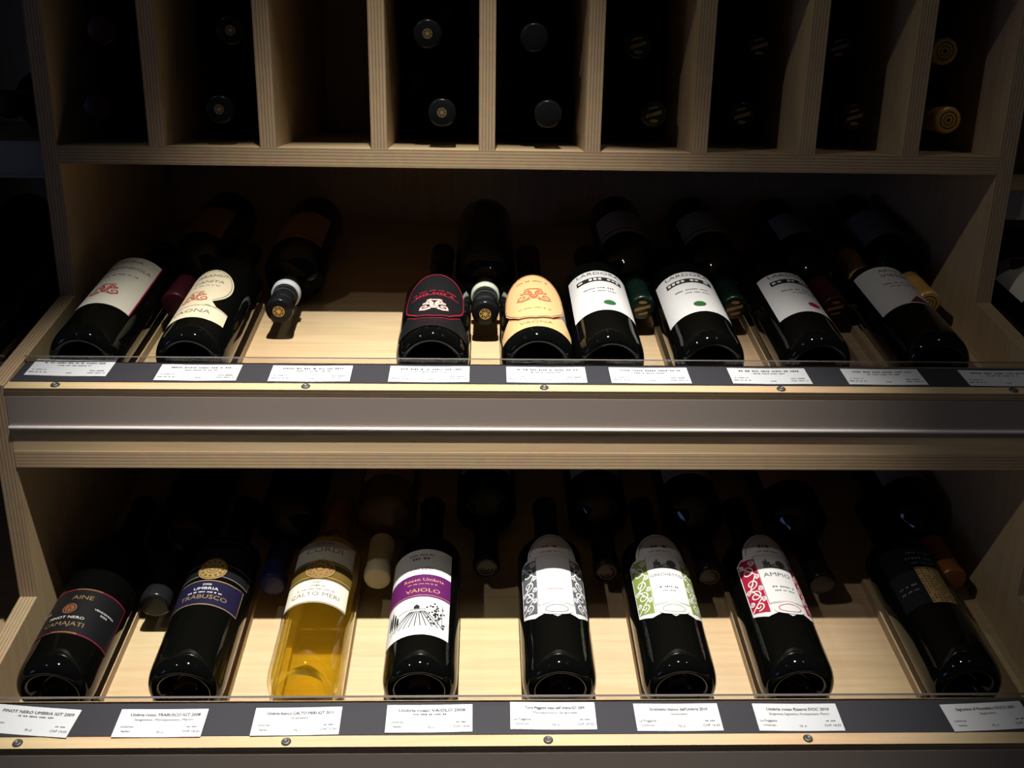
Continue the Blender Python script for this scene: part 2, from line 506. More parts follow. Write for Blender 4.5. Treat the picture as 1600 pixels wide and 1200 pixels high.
def cap_print(kind, cap, rc, zt, k_=0.8):
    ink = Ink()
    if kind == 'star':
        ink.ring(0, 0, 0.0078, 0.0010).poly(star(0, 0, 0.0066, 7, 0.35))
        for k in range(7):
            a = 2 * math.pi * k / 7 + 0.4
            ink.ell(0.0058 * math.cos(a), 0.0058 * math.sin(a), 0.0011, n=8)
        ink.build('cap_emblem', 'gold_foil', cap, lambda u, v_: (u * k_, v_ * k_, zt + 0.0002), 1)
    elif kind == 'slash':
        ink.poly([(-0.009, -0.005), (0.009, 0.0005), (0.009, 0.0045), (-0.009, -0.001)]).poly([(-0.007, 0.004), (0.005, 0.0075), (0.003, 0.009), (-0.006, 0.007)]).ell(0, -0.0075, 0.005, 0.002)
        ink.build('cap_emblem', 'gold_dull', cap, flat(zt + 0.0002), 1)
    elif kind == 'rings':
        ink.ring(0, 0, 0.0095, 0.0012).ring(0, 0, 0.0055, 0.0010).ell(0, 0, 0.0022)
        ink.build('cap_emblem', 'cap_brown', cap, flat(zt + 0.0002), 1)
    elif kind == 'disc':
        ink.ell(0, 0, 0.0112)
        ink.build('cap_emblem', 'cap_amber', cap, flat(zt + 0.0002), 1)

def make_bottle(label, mat, group, form='bordeaux', R=0.037, glass='dark_glass', cap='cap_black', cap_kind=None, cap_from=0.236, cap_grow=0.0001, rings=True, band=None, name='wine_bottle', emblem=0.8):
    t = thing(name, label, 'bottle', group, mat)
    prof = PROFS[form](R)
    body = link_mesh('body', cached((form, R, glass), lambda: lathe_mesh('body', prof, glass)), t)
    if cap:
        g = cap_grow
        def mk():
            rn = 0.0142 + g
            p = [(rn - 0.0004, cap_from), (rn, cap_from + 0.001), (rn, 0.262)]
            if rings:
                p += [(rn - 0.0004, 0.2640), (rn - 0.0004, 0.2655), (rn, 0.2665), (rn, 0.270)]
            p += [(0.0143 + g, 0.285), (0.0151 + g, 0.2872), (0.0153 + g, 0.2965), (0.0144 + g, 0.2992), (0.0128, 0.3000), (0.0001, 0.3000)]
            return lathe_mesh('capsule', p, cap, 32)
        c = link_mesh('capsule', cached(('cap', cap, cap_from, g, rings), mk), t)
        if cap_kind:
            cap_print(cap_kind, c, 0.0150, 0.3000, emblem)
    if band:
        b = cached(('band', band), lambda: lathe_mesh('neck_band', [(0.0140, 0.2465), (0.0169, 0.2470), (0.0169, 0.2560), (0.0149, 0.2566)], band, 32))
        link_mesh('neck_band', b, t)
    return t

def m_front(P0, x, yb, R, yaw=0.0, roll=0.0):
    p = P0 + NRM * (R + 0.0004)
    p = p + AXS * ((yb - p.y) / AXS.y)
    p.x = x
    return Matrix.Translation(p) @ Matrix.Rotation(R_(yaw), 4, 'Z') @ Matrix.Rotation(R_(-78), 4, 'X') @ Matrix.Rotation(R_(roll), 4, 'Z')
def m_back(P0, x, y_tip, R, yaw=0.0, roll=0.0):
    """neck towards the viewer, base up the slope"""
    p = P0 + NRM * (R + 0.0004)
    p = p + AXS * ((y_tip - p.y) / AXS.y + 0.300)
    p.x = x
    rot = Matrix((Vector((-1, 0, 0)), -NRM, -AXS)).transposed().to_4x4()
    return Matrix.Translation(p) @ Matrix.Rotation(R_(yaw), 4, 'Z') @ rot @ Matrix.Rotation(R_(roll), 4, 'Z')

def paper(t, mat, pts, R, lay=1, name='label'):
    return Ink().poly(pts).build(name, mat, t, wrap(R, 0.00025 * lay))
def rrect(x0, y0, x1, y1):
    return [(x0, y0), (x1, y0), (x1, y1), (x0, y1)]
def arcpts(cx, cy, rx, ry, a0, a1, n=20):
    return [(cx + rx * math.cos(R_(a0 + (a1 - a0) * k / n)), cy + ry * math.sin(R_(a0 + (a1 - a0) * k / n))) for k in range(n + 1)]

def scrollwork(ink, cx, cy, s, wd):
    """crest of volutes: a crown above two pairs of scrolls"""
    for f in (-1, 1):
        a0 = 0 if f > 0 else math.pi
        ink.spiral(cx + f * 0.62 * s, cy - 0.35 * s, 0.36 * s, a0 + math.pi, 1.4, wd, f)
        ink.spiral(cx + f * 0.42 * s, cy + 0.30 * s, 0.26 * s, a0 + math.pi * 0.5 * 0, 1.3, wd, -f)
        ink.stroke([(cx + f * 0.05 * s, cy - 0.55 * s), (cx + f * 0.20 * s, cy - 0.15 * s), (cx + f * 0.10 * s, cy + 0.15 * s), (cx + f * 0.30 * s, cy + 0.55 * s)], wd * 1.3)
        ink.stroke([(cx, cy - 0.1 * s), (cx + f * 0.35 * s, cy + 0.05 * s), (cx + f * 0.75 * s, cy + 0.15 * s)], wd)
        ink.stroke([(cx + f * 0.95 * s, cy - 0.55 * s), (cx + f * 0.6 * s, cy - 0.75 * s), (cx + f * 0.2 * s, cy - 0.6 * s)], wd)
    ink.stroke([(cx - 0.5 * s, cy + 0.62 * s), (cx - 0.25 * s, cy + 0.72 * s), (cx, cy + 0.66 * s), (cx + 0.25 * s, cy + 0.72 * s), (cx + 0.5 * s, cy + 0.62 * s)], wd * 1.2)
    ink.ell(cx, cy - 0.35 * s, 0.14 * s, n=12)
    return ink

GU = 'bottles lying base forward on the upper sloping shelf'
GL = 'bottles lying base forward on the lower sloping shelf'
GBU = 'bottles lying neck forward on the upper sloping shelf'
GBL = 'bottles lying neck forward on the lower sloping shelf'
GC = 'bottles in the pigeonholes'
R = 0.037

# ---- upper shelf, front row
t = make_bottle('dark bottle with cream CUPIA label and faint red crest, beside the plywood side panel', m_front(U0, UX[1], 0.957, R), GU, cap='cap_maroon')
lb = paper(t, 'paper_ivory', rrect(-0.039, 0.066, 0.0355, 0.190), R)
Ink().text('CUPIA', 0.002, 0.177, 0.0075, 1.2).text('CARANDOLA', 0.002, 0.160, 0.0080, 1.1).words(0.0, 0.141, 0.04, 0.0024, seed=2).build('lettering', 'ink_grey', lb, wrap(R, 0.0005))
scrollwork(Ink(), -0.004, 0.103, 0.017, 0.0016).build('ornament', 'ink_red', lb, wrap(R, 0.0005))
Ink().rect(0.0340, 0.066, 0.0355, 0.190).build('border', 'ink_crimson', lb, wrap(R, 0.0005))

t = make_bottle('dark bottle with round cream label turned to one side and a VAONA ribbon', m_front(U0, UX[2], 0.957, R), GU, cap='cap_maroon')
ro = R_(-20)
rib = arcpts(0, 0.112, 0.0375, 0.046, -52, 232, 40)
shape = rib + [(-0.040, 0.066), (-0.044, 0.036), (-0.030, 0.0345), (0, 0.034), (0.030, 0.0345), (0.0455, 0.037), (0.0445, 0.062), (0.030, 0.0655)]
lb = Ink().poly(shape).build('label', 'paper_cream', t, wrap(R, 0.0003, ro))
Ink().text('GRANDI', 0.008, 0.140, 0.0085, 1.1).text('CANITA', 0.008, 0.124, 0.0085, 1.1).words(0.008, 0.114, 0.030, 0.0022, seed=4).build('lettering', 'ink_grey', lb, wrap(R, 0.0005, ro))
Ink().text('VAONA', 0.006, 0.050, 0.011, 1.1).build('ribbon_lettering', 'ink_grey', lb, wrap(R, 0.0005, ro))
scrollwork(Ink(), 0.002, 0.087, 0.016, 0.0015).build('ornament', 'ink_rust', lb, wrap(R, 0.0005, ro))
Ink().stroke(arcpts(0, 0.112, 0.0352, 0.0436, -50, 230, 40), 0.0007).stroke([(-0.030, 0.064), (0, 0.063), (0.030, 0.064)], 0.0009).stroke([(0.0445, 0.0605), (0.0300, 0.0630), (0.018, 0.0660)], 0.0008).build('border', 'ink_grey', lb, wrap(R, 0.0005, ro))

RB = 0.0385
def arch_label(t, paper_mat, border_mat, crest_mat, text_mat, wide):
    a = [(-0.0365, 0.080), (-0.0350, 0.066), (-0.0300, 0.0560), (-0.018, 0.0400), (0, 0.0340), (0.018, 0.0400), (0.0300, 0.0560), (0.0350, 0.066), (0.0365, 0.080)]
    top = arcpts(0, 0.092, 0.0360, 0.052, 0, 180, 30)
    lb = Ink().poly(a + top).build('label', paper_mat, t, wrap(RB, 0.0003))
    inn = [(p[0] * 0.955, 0.090 + (p[1] - 0.090) * 0.965) for p in a + top]
    Ink().stroke(inn, 0.0012, True).build('border', border_mat, lb, wrap(RB, 0.0006))
    rb = Ink().poly([(-0.044, 0.0135), (-0.022, 0.0135), (0, 0.0140), (0.022, 0.0135), (0.044, 0.0135), (0.0465, 0.030), (0.0310, 0.0530), (0.0185, 0.0375), (0, 0.0315), (-0.0185, 0.0375), (-0.0310, 0.0530), (-0.0465, 0.030)]).build('ribbon_label', paper_mat, t, wrap(RB, 0.0003))
    Ink().text('VAONA', 0, 0.0240, 0.0075, 1.35, 9).build('lettering', text_mat, rb, wrap(RB, 0.0006))
    Ink().stroke([(-0.0305, 0.0510), (-0.0182, 0.0360), (0, 0.0302), (0.0182, 0.0360), (0.0305, 0.0510)], 0.0008).build('border', border_mat, rb, wrap(RB, 0.0006))
    return lb
t = make_bottle('dark bottle with black arched label outlined in red and a pale crest', m_front(U0, UX[4], 0.956, RB), GU, 'burgundy', RB)
lb = arch_label(t, 'paper_black', 'ink_crimson', None, 'cap_maroon', 1)
scrollwork(Ink(), 0, 0.064, 0.0165, 0.0022).build('ornament', 'ink_pink', lb, wrap(RB, 0.0006))
Ink().words(0, 0.092, 0.044, 0.004, -4, 5).words(0, 0.099, 0.050, 0.0025, -4, 6).stroke([(-0.028, 0.086), (0, 0.089), (0.028, 0.086)], 0.0012).build('lettering', 'ink_crimson', lb, wrap(RB, 0.0006))
t = make_bottle('dark bottle with orange-gold arched label and rust crest', m_front(U0, UX[5], 0.956, RB, 0, -3), GU, 'burgundy', RB, cap='cap_maroon')
lb = arch_label(t, 'paper_gold', 'ink_rust', None, 'ink_rust', 1)
scrollwork(Ink(), 0, 0.092, 0.0200, 0.0019).build('ornament', 'ink_rust', lb, wrap(RB, 0.0006))
Ink().words(0, 0.127, 0.036, 0.0028, -10, 8).words(0, 0.058, 0.036, 0.0022, 0, 9).build('lettering', 'ink_rust', lb, wrap(RB, 0.0006))

def white_label(t, mat, v0, v1, u0, u1, dot, dotv, dotu, band=True, seed=1, tri=False):
    lb = paper(t, mat, rrect(u0, v0, u1, v1), R)
    c = (u0 + u1) / 2
    ink = Ink()
    if band:
        ink.text('LARDORA', c, v1 - 0.0085, 0.0100, 1.15, 3)
        ink.words(c, v1 - 0.048, 0.040, 0.0028, seed=seed).words(c + 0.004, v1 - 0.056, 0.028, 0.0022, seed=seed + 3)
    else:
        ink.text('ARIOLI', c + 0.004, v1 - 0.012, 0.0088, 1.1).text('VIESSE', c + 0.004, v1 - 0.025, 0.0110, 1.05)
        ink.words(c + 0.004, v1 - 0.046, 0.040, 0.0024, seed=seed).words(c + 0.004, v1 - 0.054, 0.030, 0.0020, seed=seed + 2)
    ink.build('lettering', 'ink_slate', lb, wrap(R, 0.0005))
    if band:
        Ink().rect(c - 0.027, v1 - 0.0295, c + 0.027, v1 - 0.0190).build('stripe', 'ink_black', lb, wrap(R, 0.0005))
        Ink().words(c, v1 - 0.0243, 0.050, 0.0055, seed=seed + 11).build('stripe_lettering', 'ink_white', lb, wrap(R, 0.0007))
    if tri:
        Ink().poly([(dotu - 0.011, dotv - 0.007), (dotu + 0.016, dotv - 0.007), (dotu + 0.003, dotv + 0.011)]).build('triangle', dot, lb, wrap(R, 0.0005))
    else:
        Ink().ell(dotu, dotv, 0.0068, 0.0062).build('dot', dot, lb, wrap(R, 0.0005))
    return lb
rad = math.radians
t = make_bottle('dark bottle with white label and green dot, touching the gold-labelled bottle', m_front(U0, UX[6], 0.957, R), GU, cap='cap_green')
white_label(t, 'paper_white', 0.060, 0.1645, rad(-62) * R, rad(60) * R, 'ink_green', 0.0785, 0.005, seed=3)
t = make_bottle('dark bottle with white label and green dot, next to the red-dotted one', m_front(U0, UX[7], 0.957, R), GU, cap='cap_green')
white_label(t, 'paper_white', 0.0585, 0.1630, rad(-69) * R, rad(60) * R, 'ink_green', 0.077, -0.002, seed=4)
t = make_bottle('dark bottle with white label and dark red dot', m_front(U0, UX[8], 0.957, R), GU, cap='cap_maroon')
white_label(t, 'paper_white', 0.0600, 0.1640, rad(-51) * R, rad(70) * R, 'ink_crimson', 0.079, 0.0125, seed=5)
t = make_bottle('dark bottle with off-white label and dark red triangle, last of the upper row', m_front(U0, UX[9], 0.957, R), GU, cap='cap_gold')
white_label(t, 'paper_pale', 0.0840, 0.1840, rad(-60) * R, rad(60) * R, 'ink_maroon', 0.093, 0.006, band=False, seed=6, tri=True)

# ---- upper shelf, necks forward
def back_label(t, mat, v0, v1, half, stripe=None, roll=0.0):
    lb = Ink().poly(rrect(-half, v0, half, v1)).build('label', mat, t, wrap(R, 0.0003, roll))
    Ink().words(0, (v0 + v1) / 2 + 0.012, half * 1.2, 0.004, seed=int(v0 * 999)).words(0, (v0 + v1) / 2 - 0.014, half, 0.0026, seed=int(v1 * 999)).build('lettering', 'ink_slate', lb, wrap(R, 0.0005, roll))
    if stripe:
        Ink().rect(-half, v1 - 0.014, half, v1 - 0.010).build('stripe', stripe, lb, wrap(R, 0.0005, roll))
    return lb
t = make_bottle('neck-forward bottle with brown label behind the CUPIA bottle and the ribbon-label bottle', m_back(U0, -0.3527, 1.094, R), GBU, cap='cap_maroon')
back_label(t, 'paper_brown', 0.075, 0.165, 0.036, roll=0.25)
t = make_bottle('black-capped bottle with gold star and white collar above the bare wood of the shelf', m_back(U0, -0.231, 1.080, R), GBU, cap='cap_black', cap_kind='star', band='band_white')
back_label(t, 'paper_brown', 0.075, 0.165, 0.034, 'ink_maroon')
t = make_bottle('black-capped bottle with gold star and pale green collar between black and gold arched labels', m_back(U0, 0.0030, 1.078, R), GBU, cap='cap_black', cap_kind='star', band='band_mint')
t = make_bottle('neck-forward bottle with green capsule and gold slash on its end', m_back(U0, 0.1855, 1.096, R), GBU, cap='cap_green', cap_kind='slash')
back_label(t, 'paper_shaded', 0.074, 0.150, 0.040, 'ink_black')
t = make_bottle('neck-forward bottle with dark green capsule beside the white label with the second green dot', m_back(U0, 0.294, 1.098, R), GBU, cap='cap_green', cap_kind='slash')
back_label(t, 'paper_shaded', 0.074, 0.150, 0.040, 'ink_black')
t = make_bottle('neck-forward bottle with dark red capsule between red-dotted and triangle-marked bottles', m_back(U0, 0.413, 1.10, R), GBU, cap='cap_maroon', cap_kind='slash')
back_label(t, 'paper_shaded', 0.080, 0.150, 0.022, roll=0.25)
t = make_bottle('neck-forward bottle with gold-ringed capsule behind the triangle-marked label', m_back(U0, 0.530, 1.115, R), GBU, cap='cap_gold', cap_kind='rings')
back_label(t, 'paper_shaded', 0.080, 0.165, 0.040)

# ---- lower shelf, front row
t = make_bottle('dark bottle with black PINOT NERO label edged in red and copper', m_front(L0, LX[1], 0.806, R), GL, cap='cap_black')
lb = paper(t, 'paper_black', rrect(-0.049, 0.044, 0.0535, 0.1085), R)
Ink().stroke([(-0.048, 0.0455), (0.0520, 0.0455), (0.0520, 0.107), (-0.048, 0.107)], 0.0011, True).build('border', 'ink_crimson', lb, wrap(R, 0.0005))
Ink().rect(-0.010, 0.0448, 0.014, 0.0466).build('border_accent', 'copper_foil', lb, wrap(R, 0.0006))
Ink().rect(-0.006, 0.1060, 0.020, 0.1078).build('border_accent', 'copper_foil', lb, wrap(R, 0.0006))
Ink().ell(-0.004, 0.0790, 0.0070, 0.0072).build('emblem', 'copper_foil', lb, wrap(R, 0.0006))
Ink().ring(-0.004, 0.0790, 0.0052, 0.0009).stroke([(-0.006, 0.076), (-0.004, 0.082), (-0.002, 0.077)], 0.0010).build('emblem_line', 'ink_black', lb, wrap(R, 0.0008))
Ink().text('PINOT NERO', -0.003, 0.0665, 0.0048, 1.25).text('VENDEMMIA', 0.031, 0.0825, 0.0034, 1.2).text('2009', 0.031, 0.0780, 0.0034, 1.2).words(-0.032, 0.0780, 0.016, 0.0020, seed=3).build('lettering', 'ink_white', lb, wrap(R, 0.0005))
Ink().text('AINE', 0.004, 0.0950, 0.0080, 1.2).build('gold_lettering', 'gold_dull', lb, wrap(R, 0.0005))
Ink().text('CAMAJATI', -0.003, 0.0575, 0.0078, 1.15).build('gold_lettering', 'gold_dull', lb, wrap(R, 0.0005))

t = make_bottle('dark bottle with navy UMBRIA TRABUSCO label and gold medallion', m_front(L0, LX[2], 0.806, R), GL, cap='cap_black')
lb = paper(t, 'paper_navy', [(-0.0415, 0.084), (0.0415, 0.084), (0.0415, 0.1235), (0.028, 0.1215), (-0.028, 0.1215), (-0.0415, 0.1235)], R)
Ink().stroke([(-0.0408, 0.0850), (0.0408, 0.0850), (0.0408, 0.1225), (0.028, 0.1206), (-0.028, 0.1206), (-0.0408, 0.1225)], 0.0014, True).build('border', 'gold_dull', lb, wrap(R, 0.0005))
Ink().text('2008', 0, 0.1145, 0.0036, 1.3).text('UMBRIA', 0, 0.1085, 0.0056, 1.3).words(0, 0.1030, 0.036, 0.0018, seed=8).build('lettering', 'ink_white', lb, wrap(R, 0.0005))
Ink().text('TRABUSCO', 0, 0.0960, 0.0085, 1.15).build('gold_lettering', 'gold_foil', lb, wrap(R, 0.0005))
up2 = paper(t, 'cap_black', rrect(-0.046, 0.127, 0.046, 0.186), R, 1, 'upper_label')
Ink().stroke([(-0.045, 0.1285), (0.045, 0.1285), (0.045, 0.147), (-0.045, 0.147)], 0.0010, True).stroke([(-0.045, 0.185), (0.045, 0.185)], 0.0008).build('border', 'ink_grey', up2, wrap(R, 0.0005))
md = Ink().ell(0, 0.1385, 0.0150, 0.0165, 36).build('medallion', 'gold_foil', t, wrap(R, 0.0009))
ik = Ink().ring(0, 0.1385, 0.0134, 0.0007, 0.0148)
for k in range(12):
    a = 2 * math.pi * k / 12
    ik.ell(0.0102 * math.cos(a), 0.1385 + 0.0112 * math.sin(a), 0.0017, 0.0018, 8)
ik.ring(0, 0.1385, 0.0062, 0.0008, 0.0068).ring(0, 0.1385, 0.0032, 0.0010, 0.0034)
ik.build('medallion_lines', 'ink_olive', md, wrap(R, 0.0012))

t = make_bottle('clear bottle of golden white wine with ivory labels and gold rosette', m_front(L0, LX[3], 0.806, R), GL, glass='pale_glass', cap='cap_amber')
li = [(0.0001, 0.0300), (0.011, 0.0270), (0.020, 0.016), (0.0260, 0.006), (0.0300, 0.0032), (R - 0.0075, 0.006), (R - 0.0046, 0.011), (R - 0.0033, 0.018), (R - 0.0030, 0.028), (R - 0.0030, 0.190), (R - 0.006, 0.200), (0.026, 0.209), (0.017, 0.219), (0.0118, 0.226), (0.0112, 0.240), (0.0001, 0.2402)]
link_mesh('wine', lathe_mesh('wine', li, 'white_wine'), t)
lb = paper(t, 'paper_ivory', rrect(-0.0375, 0.152, 0.0375, 0.187), R, 1, 'upper_label')
Ink().text('CORDI', 0, 0.171, 0.0115, 1.2).words(0, 0.182, 0.020, 0.0020, seed=5).build('lettering', 'ink_grey', lb, wrap(R, 0.0005))
Ink().stroke([(-0.0370, 0.1525), (0.0370, 0.1525), (0.0370, 0.1865), (-0.0370, 0.1865)], 0.0009, True).build('border', 'gold_dull', lb, wrap(R, 0.0006))
bd = paper(t, 'ink_olive', rrect(-0.0385, 0.1245, 0.0385, 0.1510), R, 1, 'band_label')
Ink().stroke([(-0.038, 0.1265), (0.038, 0.1265)], 0.0016).stroke([(-0.038, 0.1490), (0.038, 0.1490)], 0.0016).build('border', 'gold_foil', bd, wrap(R, 0.0005))
md = Ink().ell(0, 0.1385, 0.0155, 0.0150, 36).build('rosette', 'rosette_brown', t, wrap(R, 0.0009))
ik = Ink().ring(0, 0.1385, 0.0148, 0.0016, 0.0143).ring(0, 0.1385, 0.0062, 0.0012)
for k in range(9):
    a = 2 * math.pi * k / 9
    ik.ring(0.0100 * math.cos(a), 0.1385 + 0.0098 * math.sin(a), 0.0026, 0.0011, n=10)
ik.ell(0, 0.1385, 0.0026, n=10).build('rosette_lines', 'gold_foil', md, wrap(R, 0.0012))
lb = paper(t, 'paper_ivory', rrect(-0.0375, 0.0875, 0.0375, 0.1235), R)
Ink().text('CALTO MERI', 0, 0.1000, 0.0082, 1.15).text('UMBRIA', 0, 0.1125, 0.0040, 1.2).words(0, 0.1075, 0.040, 0.0018, seed=9).words(0, 0.1180, 0.010, 0.0018, seed=10).build('lettering', 'ink_grey', lb, wrap(R, 0.0005))
Ink().stroke([(-0.0370, 0.0885), (0.0370, 0.0885), (0.0370, 0.1225), (-0.0370, 0.1225)], 0.0012, True).build('border', 'gold_dull', lb, wrap(R, 0.0006))

t = make_bottle('dark bottle with white label, purple band and vineyard drawing', m_front(L0, LX[4], 0.806, R), GL, cap='cap_black')
rl = R_(-14)
lb = Ink().poly(rrect(-0.0395, 0.0415, 0.0392, 0.1715)).build('label', 'paper_white', t, wrap(R, 0.0003, rl))
bd = Ink().rect(-0.0395, 0.0955, 0.0392, 0.1300).build('purple_band', 'ink_purple', lb, wrap(R, 0.0005, rl))
Ink().text('Rosso Umbria', 0.008, 0.1215, 0.0066, 1.15).words(0.008, 0.1150, 0.034, 0.0014, seed=4).text('VAIOLO', 0.008, 0.1050, 0.0078, 1.3).rect(-0.0395, 0.0975, 0.0392, 0.0981).build('gold_lettering', 'print_tan', lb, wrap(R, 0.0007, rl))
Ink().words(0.004, 0.1620, 0.028, 0.0024, seed=12).words(0.004, 0.1560, 0.020, 0.0034, seed=14).text('VALLESI', 0.004, 0.1395, 0.0062, 1.2).build('lettering', 'ink_slate', lb, wrap(R, 0.0005, rl))
ik = Ink()
for x, h in ((-0.029, 0.022), (-0.0255, 0.026), (-0.0215, 0.021), (-0.0180, 0.014)):
    ik.ell(x, 0.060 + h / 2, 0.0016, h / 2, 12)
for k in range(-5, 6):
    ik.stroke([(0.004 + k * 0.0014, 0.0745), (0.002 + k * 0.0060, 0.0535)], 0.0010)
rg = random.Random(3)
for k in range(46):
    ik.ell(0.0235 + rg.gauss(0, 0.0045), 0.0740 + rg.gauss(0, 0.0075), 0.0012, 0.0013, 6)
ik.stroke([(0.0255, 0.058), (0.0255, 0.074)], 0.0008).stroke([(0.030, 0.056), (0.030, 0.086)], 0.0006)
ik.poly([(0.000, 0.078), (0.000, 0.0815), (0.003, 0.0845), (0.006, 0.0815), (0.006, 0.078)]).stroke([(-0.017, 0.0755), (-0.008, 0.0775), (0.000, 0.0770), (0.013, 0.0775)], 0.0007)
ik.build('vineyard_drawing', 'ink_black', lb, wrap(R, 0.0005, rl))

def filigree(t, colour, roll=0.0):
    fn = lambda e: wrap(R, e, roll)
    side = 0.0405
    sh = [(-side, 0.080), (-0.024, 0.0705), (-0.010, 0.0735), (0, 0.0665), (0.010, 0.0735), (0.024, 0.0705), (side, 0.080), (side, 0.158), (0.034, 0.1635), (0.0305, 0.1640)]
    dome = arcpts(0, 0.164, 0.0295, 0.0335, 2, 178, 24)
    sh = sh + dome + [(-0.0305, 0.1640), (-0.034, 0.1635), (-side, 0.158)]
    lb = Ink().poly(sh).build('label', 'paper_white', t, fn(0.0003))
    for f in (-1, 1):
        gr = Ink()
        gr.poly([(f * 0.0392, 0.0835), (f * 0.0205, 0.0755), (f * 0.0190, 0.158), (f * 0.0340, 0.1610), (f * 0.0392, 0.156)])
        gr.build('colour_field', colour, lb, fn(0.0005))
    for f in (-1, 1):
        wk = Ink()
        a0 = 0 if f > 0 else math.pi
        for (x, y, r, fl) in ((0.0305, 0.141, 0.0078, 1), (0.0300, 0.122, 0.0070, -1), (0.0300, 0.104, 0.0074, 1), (0.0295, 0.088, 0.0058, -1), (0.0240, 0.153, 0.0042, -1), (0.0360, 0.151, 0.0034, 1), (0.0365, 0.113, 0.0034, -1), (0.0225, 0.112, 0.0034, 1), (0.0225, 0.131, 0.0034, -1), (0.0365, 0.0945, 0.0032, 1), (0.0230, 0.0965, 0.0034, -1)):
            wk.spiral(f * x, y, r, a0 + 1.2 * fl * f, 1.35, 0.0015, fl * f, 22)
        wk.stroke([(f * 0.0385, 0.157), (f * 0.0330, 0.148), (f * 0.0225, 0.134), (f * 0.0330, 0.115), (f * 0.0240, 0.098), (f * 0.0385, 0.084)], 0.0016)
        wk.build('scrollwork', 'ink_white', lb, fn(0.0007))
    pn = Ink().rect(-0.0195, 0.0860, 0.0195, 0.162).build('text_panel', 'paper_white', lb, fn(0.0009))
    ov = Ink().ell(0, 0.0775, 0.0165, 0.0085).build('oval', 'paper_white', lb, fn(0.0011))
    Ink().ring(0, 0.0775, 0.0115, 0.0008, 0.0055).build('oval_line', colour, lb, fn(0.0013))
    Ink().stroke([(-0.0190, 0.0870), (0.0190, 0.0870), (0.0190, 0.161), (-0.0190, 0.161)], 0.0006, True).stroke(arcpts(0, 0.164, 0.0255, 0.0290, 5, 175), 0.0007).build('border', colour, lb, fn(0.0013))
    return lb, fn
def landscape(lb, fn):
    ik = Ink()
    for x, h in ((-0.0100, 0.010), (-0.0075, 0.013), (-0.0050, 0.009)):
        ik.ell(x, 0.1415 + h / 2, 0.0013, h / 2, 10)
    ik.ell(0.0080, 0.1475, 0.0055, 0.0058, 14).rect(-0.012, 0.1400, 0.014, 0.1420).stroke([(-0.005, 0.142), (0.001, 0.146), (0.006, 0.143)], 0.0016)
    ik.build('landscape', 'ink_slate', lb, fn(0.0011))
t = make_bottle('dark bottle with white filigree label on grey, between purple-banded and green filigree bottles', m_front(L0, LX[5], 0.806, R), GL, cap='cap_black')
lb, fn = filigree(t, 'ink_slate')
Ink().text('TORRE', 0, 0.1330, 0.0078, 1.2).words(0, 0.1250, 0.028, 0.0016, seed=3).build('lettering', 'paper_pale', lb, fn(0.0011))
Ink().words(0, 0.176, 0.020, 0.0040, seed=7).words(0, 0.168, 0.026, 0.0018, seed=8).rect(-0.009, 0.107, 0.009, 0.1078).build('small_print', 'ink_rust', lb, fn(0.0011))
t = make_bottle('dark bottle with white filigree label on leaf green', m_front(L0, LX[6], 0.806, R, 0, 3), GL, cap='cap_black')
lb, fn = filigree(t, 'ink_leaf'); landscape(lb, fn)
Ink().text('GRECHETTO', 0, 0.1290, 0.0064, 0.95).words(0, 0.1100, 0.020, 0.0024, seed=5).words(0, 0.1040, 0.016, 0.0018, seed=6).words(0, 0.1760, 0.020, 0.0044, seed=7).words(0, 0.168, 0.026, 0.0018, seed=8).build('lettering', 'ink_slate', lb, fn(0.0011))
t = make_bottle('dark bottle with white filigree label on crimson', m_front(L0, LX[7], 0.806, R, 0, 8), GL, cap='cap_black')
lb, fn = filigree(t, 'ink_crimson'); landscape(lb, fn)
Ink().text('AMPIO', 0, 0.1290, 0.0090, 1.1).words(0.002, 0.1100, 0.024, 0.0024, seed=5).words(0.002, 0.1040, 0.022, 0.0020, seed=6).words(0, 0.1760, 0.020, 0.0044, seed=9).words(0, 0.168, 0.026, 0.0018, seed=8).build('lettering', 'ink_slate', lb, fn(0.0011))
t = make_bottle('black bottle with dark label and small square gold plaque beside the plywood side panel', m_front(L0, LX[8], 0.806, R), GL, cap='cap_black')
lb = paper(t, 'cap_black', rrect(-0.040, 0.088, 0.040, 0.178), R)
pq = Ink().rect(-0.0090, 0.0865, 0.0185, 0.1420).build('gold_plaque', 'gold_dull', lb, wrap(R, 0.0006))
ik = Ink()
rg = random.Random(11)
for i in range(7):
    for j in range(13):
        if rg.random() < 0.72:
            ik.ell(-0.0072 + i * 0.0040, 0.0890 + j * 0.0042, 0.0013, 0.0014, 7)
ik.build('plaque_relief', 'ink_olive', pq, wrap(R, 0.0009))
Ink().words(0.004, 0.166, 0.026, 0.0028, seed=4).words(0.004, 0.157, 0.034, 0.0040, seed=5).words(0.004, 0.149, 0.026, 0.0020, seed=6).words(-0.024, 0.118, 0.020, 0.0026, seed=7).words(-0.024, 0.110, 0.020, 0.0022, seed=8).build('lettering', 'ink_slate', lb, wrap(R, 0.0005))

